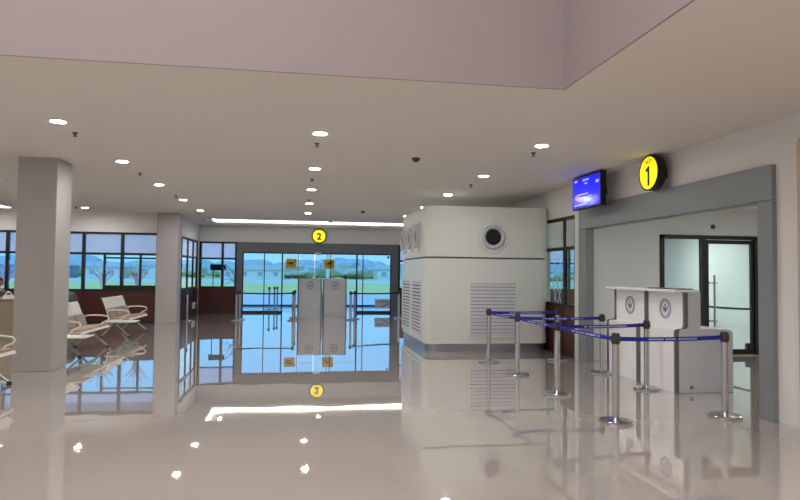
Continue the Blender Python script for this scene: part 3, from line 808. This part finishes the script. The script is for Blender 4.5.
def belt(o, to, m='belt_blue', lettering=True, sag=0.02):
    a = Vector((o.location.x, o.location.y, 0.92)); e = Vector((to[0], to[1], 0.92))
    d = (e - a).normalized(); a = a + d * 0.05; e = e - d * 0.05
    L_ = (e - a).length; org = Vector((o.location.x, o.location.y, 0))
    pts = []
    for i in range(13):
        t_ = i / 12; p_ = a.lerp(e, t_) - org; p_.z -= sag * 4 * t_ * (1 - t_); pts.append(p_)
    k_ = MB(); k_.sweep(pts, (0, 0, 1), 0.024, 0.003); bo = k_.build('belt', m, o)
    bo['label'] = 'dark blue retractable belt with small white lettering' if lettering else 'dark retractable belt'
    if lettering:
        n = d.cross(Vector((0, 0, 1)))
        k_ = MB(); random.seed(int(L_ * 1000)); u = L_ * 0.28
        while u < L_ * 0.78:
            wd = random.uniform(0.012, 0.026)
            if random.random() > 0.12:
                t0, t1 = u / L_, (u + wd) / L_
                for sg in (1, -1):
                    q = []
                    for tt in (t0, t1):
                        p_ = a.lerp(e, tt) - org; p_.z -= sag * 4 * tt * (1 - tt); q.append(p_ + n * sg * 0.0022)
                    k_.sweep(q, (0, 0, 1), 0.009, 0.001)
            u += wd + 0.008
        k_.build('belt_lettering', 'belt_print', bo)
ga = 'chrome stanchions of the queue at gate one'
A = [(3.49, 11.21), (3.51, 9.73), (3.50, 8.13), (3.49, 6.51)]
B = [(4.90, 11.36), (4.98, 9.74), (4.96, 8.36), (4.91, 6.62)]
la = ['chrome belt stanchion in front of the white air cabinet grille, farthest of the left file', 'chrome belt stanchion second from the cabinet in the left file of the queue',
      'chrome belt stanchion third from the cabinet in the left file of the queue', 'chrome belt stanchion nearest the camera in the left file, before the gate one podiums']
lb = ['chrome belt stanchion beside the dark timber panel right of the air cabinet', 'chrome belt stanchion by the left gate post, before the farther podium',
      'chrome belt stanchion standing close before the nearer white podium', 'chrome belt stanchion nearest the right post of gate one']
SA = [stanchion(*A[i], la[i], ga) for i in range(4)]
for i in range(4): stanchion(*B[i], lb[i], ga)
for i in range(4): belt(SA[i], B[i], sag=0.012)
for i in range(3): belt(SA[i], A[i + 1], sag=0.012)
gb = 'stanchions of the queue at gate two'
s1 = stanchion(-2.02, 21.24, 'far stanchion at left of gate two, front one of its pair', gb)
s2 = stanchion(-1.96, 21.75, 'far stanchion at left of gate two, rear one of its pair', gb)
s3 = stanchion(-0.17, 21.30, 'far stanchion just left of the gate two podiums, front one of its pair', gb)
stanchion(-0.13, 22.60, 'far stanchion just left of the gate two podiums, rear one of its pair', gb)
s5 = stanchion(1.78, 21.59, 'far stanchion just right of the gate two podiums, front one of its pair', gb)
stanchion(1.96, 22.05, 'far stanchion just right of the gate two podiums, rear one of its pair', gb)
stanchion(3.58, 22.35, 'far stanchion beside the left edge of the air cabinet', gb)
stanchion(-3.55, 21.07, 'stanchion standing just right of the second column', gb)
belt(s1, (-0.17, 21.30), 'belt_navy', False); belt(s5, (3.58, 22.35), 'belt_navy', False)
gc = 'stanchions outside the glass of gate two'
for x, y, lbl in ((-1.27, 28.1, 'leftmost of three stanchions outside beyond the left glass door'), (-1.06, 28.5, 'middle of three stanchions outside beyond the left glass door'), (-0.95, 28.9, 'rightmost of three stanchions outside beyond the left glass door')):
    o = stanchion(x, y, lbl, gc)
    o.location.z = -0.02
s9 = stanchion(9.70, 14.0, 'stanchion in the room behind the glass door, left end of a dark belt', 'stanchions behind the glass door')
stanchion(10.02, 12.45, 'stanchion inside the room behind the glass door, right end of a dark belt', 'stanchions behind the glass door')
belt(s9, (10.02, 12.45), 'belt_navy', False)

# ------------------------------------------------------------------ lounge benches
def bench_proto():
    """three-seat beam bench; local x runs towards the front (0 = seat front), y along the beam, 0 at the near end"""
    t_ = thing('waiting_bench', (0, 0, 0), 'x', 'bench')
    k_ = MB(); k_.box(-0.34, -0.27, -0.50, 1.80, 0.30, 0.36, 0.006); k_.build('beam', 'leg_steel', t_)
    sp_ = [(-0.52, 0.40), (-0.40, 0.405), (-0.25, 0.42), (-0.08, 0.44), (-0.02, 0.43), (0.0, 0.40)]
    bk = [(-0.50, 0.45), (-0.53, 0.56), (-0.58, 0.70), (-0.635, 0.85), (-0.66, 0.92), (-0.69, 0.935)]
    for i in range(3):
        y0 = 0.01 + i * 0.60; yc = y0 + 0.29
        k_ = MB(); k_.sweep([(x, yc, z) for x, z in sp_], (0, 1, 0), 0.285, 0.018); so_ = k_.build('seat', 'steel_white', t_)
        k_ = MB(); k_.sweep([(x, yc, z + 0.024) for x, z in [(-0.49, 0.40), (-0.38, 0.406), (-0.25, 0.42), (-0.10, 0.436), (-0.03, 0.436)]], (0, 1, 0), 0.27, 0.036); k_.build('seat_cushion', 'seat_tan', so_)
        k_ = MB(); k_.sweep([(x, yc, z) for x, z in bk], (0, 1, 0), 0.285, 0.016); bo_ = k_.build('backrest', 'perf', t_); bo_['label'] = 'perforated white steel backrest'
        k_ = MB(); k_.sweep([(x + 0.026, yc, z) for x, z in [(-0.495, 0.455), (-0.53, 0.56), (-0.575, 0.68)]], (0, 1, 0), 0.25, 0.04); k_.build('back_cushion', 'cushion_grey', bo_)
    k_ = MB()
    for i in range(3): k_.box(-0.50, -0.30, 0.25 + i * 0.6, 0.33 + i * 0.6, 0.35, 0.40)
    k_.build('seat_brackets', 'leg_steel', t_)
    for y in (0.02, 1.79):
        P = [(-0.50, y, 0.43), (-0.535, y, 0.58), (-0.50, y, 0.635), (-0.40, y, 0.65), (-0.20, y, 0.65), (-0.06, y, 0.63), (-0.02, y, 0.585), (-0.05, y, 0.54), (-0.14, y, 0.50), (-0.22, y, 0.42), (-0.26, y, 0.34)]
        k_ = MB(); k_.tube(P, 0.016, 10); k_.build('armrest', 'steel_white', t_, True)
    for y in (-0.25, 1.45):
        k_ = MB(); k_.tube([(0.06, y, 0.035), (-0.05, y, 0.12), (-0.20, y, 0.27), (-0.305, y, 0.33), (-0.38, y, 0.27), (-0.50, y, 0.12), (-0.58, y, 0.035)], [0.02, 0.022, 0.026, 0.03, 0.026, 0.022, 0.02], 10); lo = k_.build('leg', 'leg_steel', t_, True)
        for x in (0.06, -0.58):
            k_ = MB(); k_.lathe([(0, 0), (0.035, 0), (0.032, 0.03), (0.02, 0.05), (0, 0.05)], (x, y, 0), 'z', 14); k_.build('foot', 'black_plastic', lo, True)
    k_ = MB(); k_.box(-0.42, 0.24, -0.56, -0.03, 0.385, 0.41, 0.008); k_.build('side_table', 'steel_white', t_)
    k_ = MB(); k_.box(-0.36, -0.24, -0.36, -0.24, 0.36, 0.386); k_.build('table_bracket', 'leg_steel', t_)
    return t_
bp_ = bench_proto(); _b = [False]
def bench(x, y, label):
    o = bp_ if not _b[0] else copy_tree(bp_)
    _b[0] = True
    o.location = (x, y, 0); o['label'] = label; o['group'] = 'three-seat benches of the lounge'
bench(-4.07, 16.25, 'white and tan three-seat bench before the timber panel, left of the second column')
bench(-4.02, 12.62, 'white and tan three-seat bench whose near end the first column hides')
bench(-4.05, 8.15, 'white and tan three-seat bench cut off at the left edge, before the first column')
bench(-5.35, 10.2, 'white steel bench glimpsed left of the first column, before the beige desk')

# ------------------------------------------------------------------ desk, person, bag, bin at the left edge
dk = thing('reception_desk', (-7.3, 16.0, 0), 'beige desk at the left edge behind the benches', 'desk')
k = MB(); k.box(-0.95, 0.90, -0.30, -0.27, 0.0, 0.90); k.build('front_panel', 'desk_beige', dk)
k = MB(); k.box(-1.0, 0.95, -0.34, 0.36, 0.90, 0.935, 0.006); k.build('desk_top', 'desk_beige', dk)
for x in (-0.95, 0.87):
    k = MB(); k.box(x, x + 0.03, -0.27, 0.30, 0.0, 0.90); k.build('side_panel', 'desk_beige', dk)
bg_ = thing('carrier_bag', (-6.67, 15.86, 0.935), 'small white carrier bag standing on the beige desk', 'bag')
k = MB()
vs = [k.bm.verts.new(p) for p in ((-0.13, -0.05, 0), (0.13, -0.05, 0), (0.13, 0.05, 0), (-0.13, 0.05, 0), (-0.09, -0.015, 0.085), (0.09, -0.015, 0.085), (0.09, 0.015, 0.085), (-0.09, 0.015, 0.085))]
for q in ((0, 3, 2, 1), (4, 5, 6, 7), (0, 1, 5, 4), (1, 2, 6, 5), (2, 3, 7, 6), (3, 0, 4, 7)): k.bm.faces.new([vs[i] for i in q])
k.build('bag_body', 'bag_white', bg_)
k = MB(); k.tube([(-0.07, 0, 0.075), (-0.055, 0, 0.12), (-0.02, 0, 0.155), (0.02, 0, 0.155), (0.055, 0, 0.12), (0.07, 0, 0.075)], 0.014, 8); k.build('bag_handle', 'bag_white', bg_, True)
ch = thing('office_chair', (-7.36, 17.05, 0), 'dark chair behind the beige desk, under the seated person', 'chair')
k = MB(); k.box(-0.23, 0.23, -0.24, 0.22, 0.40, 0.445, 0.02); k.build('seat', 'black_plastic', ch)
k = MB(); k.box(-0.21, 0.21, 0.20, 0.245, 0.50, 0.90, 0.015); k.build('backrest', 'black_plastic', ch)
for x in (-0.19, 0.19):
    for y in (-0.2, 0.2):
        k = MB(); k.tube([(x, y, 0), (x, y, 0.41)], 0.016, 8); k.build('leg', 'black_metal', ch)

def person():
    t_ = thing('person', (-7.36, 17.0, 0), 'person with short dark hair and grey-blue shirt seated behind the beige desk', 'person')
    V = {'pel': ((0, 0.05, 0.55), 0.135), 'bel': ((0, 0.05, 0.70), 0.125), 'che': ((0, 0.035, 0.90), 0.14), 'nk0': ((0, 0.03, 1.04), 0.08), 'nk': ((0, 0.015, 1.11), 0.052), 'hd0': ((0, -0.005, 1.16), 0.062)}
    E_ = [('pel', 'bel'), ('bel', 'che'), ('che', 'nk0'), ('nk0', 'nk'), ('nk', 'hd0')]
    for s_, k_ in ((-1, 'L'), (1, 'R')):
        V['sh' + k_] = ((s_ * 0.17, 0.035, 1.0), 0.06); V['el' + k_] = ((s_ * 0.23, -0.10, 0.80), 0.042); V['wr' + k_] = ((s_ * 0.16, -0.34, 0.93), 0.028); V['ha' + k_] = ((s_ * 0.14, -0.41, 0.965), 0.034)
        V['hi' + k_] = ((s_ * 0.09, 0.0, 0.545), 0.09); V['kn' + k_] = ((s_ * 0.12, -0.40, 0.54), 0.062); V['an' + k_] = ((s_ * 0.12, -0.38, 0.09), 0.042); V['to' + k_] = ((s_ * 0.12, -0.50, 0.035), 0.034)
        E_ += [('nk0', 'sh' + k_), ('sh' + k_, 'el' + k_), ('el' + k_, 'wr' + k_), ('wr' + k_, 'ha' + k_), ('pel', 'hi' + k_), ('hi' + k_, 'kn' + k_), ('kn' + k_, 'an' + k_), ('an' + k_, 'to' + k_)]
        for j, (dx, L_) in enumerate(((-0.024, 0.06), (-0.008, 0.07), (0.008, 0.065), (0.024, 0.05))):
            V['f%d' % j + k_] = ((s_ * 0.14 + dx, -0.41 - L_ * 0.55, 0.962), 0.009); V['g%d' % j + k_] = ((s_ * 0.14 + dx, -0.41 - L_, 0.948), 0.008)
            E_ += [('ha' + k_, 'f%d' % j + k_), ('f%d' % j + k_, 'g%d' % j + k_)]
        V['t' + k_] = ((s_ * 0.095, -0.40, 0.955), 0.010); E_ += [('ha' + k_, 't' + k_)]
    names = list(V); ix = {n: i for i, n in enumerate(names)}
    me = bpy.data.meshes.new('body'); me.from_pydata([V[n][0] for n in names], [(ix[a], ix[c]) for a, c in E_], [])
    tmp = bpy.data.objects.new('tmp', me); COL.objects.link(tmp)
    md = tmp.modifiers.new('s', 'SKIN'); md.use_smooth_shade = True
    for n in names:
        sv = me.skin_vertices[0].data[ix[n]]; r_ = V[n][1]; sv.radius = (r_, r_ * (0.75 if n in ('che', 'bel', 'pel') else 1)); sv.use_root = n == 'pel'
    tmp.modifiers.new('u', 'SUBSURF').levels = 2
    dg = bpy.context.evaluated_depsgraph_get(); bm_ = bpy.data.meshes.new_from_object(tmp.evaluated_get(dg)); bm_.name = 'body'
    bpy.data.objects.remove(tmp)
    # head as part of the same mesh: lofted ellipsoid with nose, brow and ears
    B_ = bmesh.new(); B_.from_mesh(bm_)
    hc = Vector((0, -0.015, 1.285))
    sph = bmesh.ops.create_uvsphere(B_, u_segments=24, v_segments=16, radius=1.0)['verts']
    for v in sph:
        c_ = v.co.copy(); x, y, z = c_
        px, py, pz = x * 0.075, y * 0.093, z * 0.115
        if z < 0: px *= 1 + 0.28 * z; py *= 1 + 0.12 * z
        if y < -0.7: 
            if abs(x) < 0.22 and -0.35 < z < 0.15: py -= 0.022 * (1 - abs(x) / 0.22)
            if 0.15 < abs(x) < 0.55 and 0.05 < z < 0.25: py += 0.008
        if abs(x) > 0.9 and abs(z) < 0.3: px *= 1.16
        v.co = hc + Vector((px, py, pz))
    B_.to_mesh(bm_); B_.free()
    bm_.materials.clear(); bm_.materials.append(M['skin']); bm_.materials.append(M['shirt']); bm_.materials.append(M['trouser'])
    for p in bm_.polygons:
        p.use_smooth = True; c_ = p.center
        if c_.z < 0.60: p.material_index = 2
        elif c_.z < 1.075 and c_.y > -0.27: p.material_index = 1
        else: p.material_index = 0
    o = bpy.data.objects.new('body', bm_); COL.objects.link(o); o.parent = t_
    k_ = MB(); sph = bmesh.ops.create_uvsphere(k_.bm, u_segments=24, v_segments=16, radius=1.0)['verts']
    for v in sph:
        x, y, z = v.co
        s_ = 1.0 + 0.05 * noise.noise(Vector((x, y, z)) * 6)
        v.co = hc + Vector((x * 0.083 * s_, y * 0.098 * s_ + 0.010, z * 0.116 * s_ + 0.014))
    bmesh.ops.delete(k_.bm, geom=[v for v in k_.bm.verts if (v.co.z < hc.z - 0.06) or (v.co.y < hc.y - 0.035 and v.co.z < hc.z + 0.045)], context='VERTS')
    k_.build('hair', 'hair', t_, True)
person()
bn = thing('litter_bin', (-6.36, 18.9, 0), 'dark green round-topped bin beside the first column', 'bin')
k = MB(); k.lathe([(0, 0), (0.19, 0), (0.20, 0.02), (0.20, 0.72), (0, 0.72)], seg=28); k.build('bin_body', 'bin_green', bn, True)
k = MB(); k.lathe([(0.205, 0.70), (0.21, 0.74), (0.20, 0.84), (0.16, 0.94), (0.09, 1.0), (0, 1.02)], seg=28); k.build('bin_lid', 'bin_green', bn, True)

# small fittings on walls
k = MB(); k.box(0, 0.06, -0.22, 0.22, -0.11, 0.11, 0.006); o = k.build('junction_box', 'paper_box', None, loc=(XS + 0.048, 24.3, 0.34)); tag(o, 'small white box low on the dark timber panel behind the second column', 'junction box')
k = MB(); k.lathe([(0, 0.0), (0.05, 0.0), (0.05, -0.02), (0.03, -0.05), (0, -0.055)], (0, 0, 0), 'y', 16); o = k.build('wall_sensor', 'sensor_dark', None, True, (8.46, VY, 2.66)); tag(o, 'small dark sensor on the wall above the glass door', 'sensor')
nb = thing('display_board', (-3.18, YF + 0.35, 1.79), 'long black display board seen through the far window left of gate two', 'sign')
k = MB(); k.box(-0.31, 0.31, -0.03, 0.03, -0.12, 0.12, 0.004); k.build('board', 'board_black', nb)
k = MB()
for i in range(6): k.box(-0.24 + i * 0.085, -0.19 + i * 0.085, -0.034, -0.03, -0.04, 0.05)
k.build('board_print', 'board_red', nb)
for sx in (-0.2, 0.2):
    k = MB(); k.box(sx - 0.015, sx + 0.015, 0.03, 0.06, -1.81, 0.1); k.build('board_post', 'black_metal', nb)

# ------------------------------------------------------------------ outdoors
b = MB(); b.box(-90, 90, 25.62, 30.6, -0.2, -0.02); struct(b.build('ground_walkway', 'apron'))
b = MB(); b.box(-90, -12.2, 15, 25.62, -0.2, -0.02); b.box(-12.2, -3.99, 20.62, 25.62, -0.2, -0.02); struct(b.build('ground_side', 'apron'))
b = MB(); b.box(-90, 90, 30.6, 30.75, -0.2, 0.06); struct(b.build('trim_10', 'kerb'))
b = MB(); b.box(-220, 220, 30.75, 52, -0.25, -0.05); struct(b.build('ground_apron', 'tarmac'))
b = MB(); b.box(-400, 400, 52, 100, -0.25, -0.05); struct(b.build('ground_grass', 'grass'))
b = MB(); b.box(-400, 400, 100, 135, -0.25, -0.05); struct(b.build('ground_runway', 'runway'))
b = MB(); b.box(-500, 500, 135, 320, -0.25, -0.05); struct(b.build('ground_field', 'grass'))
def tree_mesh(seed):
    k_ = MB(); bmesh.ops.create_icosphere(k_.bm, subdivisions=3, radius=1.0)
    for v in k_.bm.verts:
        n_ = 1 + 0.45 * noise.noise(v.co * 1.7 + Vector((seed * 9.1, 0, 0))) + 0.18 * noise.noise(v.co * 5 + Vector((0, seed, 0)))
        v.co = Vector((v.co.x * n_, v.co.y * n_, v.co.z * n_ * 0.75))
    return k_
crowns = []
for s_ in range(4):
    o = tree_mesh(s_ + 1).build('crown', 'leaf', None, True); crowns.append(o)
trunkm = MB(); trunkm.tube([(0, 0, -0.05), (0, 0, 2.2)], [0.3, 0.18], 8); tr0 = trunkm.build('trunk', 'trunk')
first = [True] * 4; tfirst = [True]
random.seed(11)
nT = 84
for i in range(nT):
    x = -150 + i * 310.0 / nT + random.uniform(-0.9, 0.9); y = 165 + (i % 4) * 13 + random.uniform(-1, 1); h_ = random.uniform(3.4, 6.0)
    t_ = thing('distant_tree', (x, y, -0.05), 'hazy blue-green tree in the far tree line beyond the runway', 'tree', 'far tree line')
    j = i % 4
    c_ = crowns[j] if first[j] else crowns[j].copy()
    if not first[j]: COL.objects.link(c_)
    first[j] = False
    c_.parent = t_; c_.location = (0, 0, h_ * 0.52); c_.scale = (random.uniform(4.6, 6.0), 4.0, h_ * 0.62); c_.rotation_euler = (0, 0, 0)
    q = tr0 if tfirst[0] else tr0.copy()
    if not tfirst[0]: COL.objects.link(q)
    tfirst[0] = False
    q.parent = t_
def house(x, y, w_, d_, h_, label, m='house_white', roof=1.0):
    t_ = thing('airfield_building', (x, y, -0.05), label, 'building')
    k_ = MB(); k_.box(-w_ / 2, w_ / 2, -d_ / 2, d_ / 2, 0, h_); k_.build('walls', m, t_)
    k_ = MB(); k_.prism([(-w_ / 2 - 0.4, h_), (w_ / 2 + 0.4, h_), (w_ / 2 - 0.6, h_ + roof), (-w_ / 2 + 0.6, h_ + roof)], 'y', -d_ / 2 - 0.4, d_ / 2 + 0.4); k_.build('roof', 'house_roof', t_)
    n = max(2, int(w_ / 3))
    for i in range(n):
        u = -w_ / 2 + (i + 0.5) * w_ / n
        k_ = MB(); k_.box(u - 0.55, u + 0.55, -d_ / 2 - 0.04, -d_ / 2 + 0.02, h_ * 0.35, h_ * 0.75); k_.build('window', 'house_blue', t_)
house(-10.5, 150, 14, 8, 2.2, 'low white building with grey roof beyond the runway, left of the gate two podiums')
house(24, 148, 12, 8, 2.6, 'low white building beyond the runway, seen through the right door glass')
house(-58, 140, 22, 9, 2.6, 'long pale blue hangar seen through the lounge window beside the first column', 'house_blue')
house(-40.5, 142, 7, 8, 2.4, 'pale building seen through the middle lounge window panes')
house(-31, 146, 7, 8, 2.8, 'white building seen through the right lounge window beside the second column')
def light_mast(x, y, label):
    t_ = thing('floodlight_mast', (x, y, -0.05), label, 'mast')
    k_ = MB(); k_.tube([(0, 0, 0), (0, 0, 9)], [0.16, 0.09], 8); k_.build('mast_pole', 'house_white', t_)
    k_ = MB(); k_.box(-0.9, 0.9, -0.15, 0.15, 8.8, 9.3); k_.build('lamp_bar', 'house_white', t_)
light_mast(2.7, 60, 'pale floodlight mast on the grass seen above the left gate two podium')
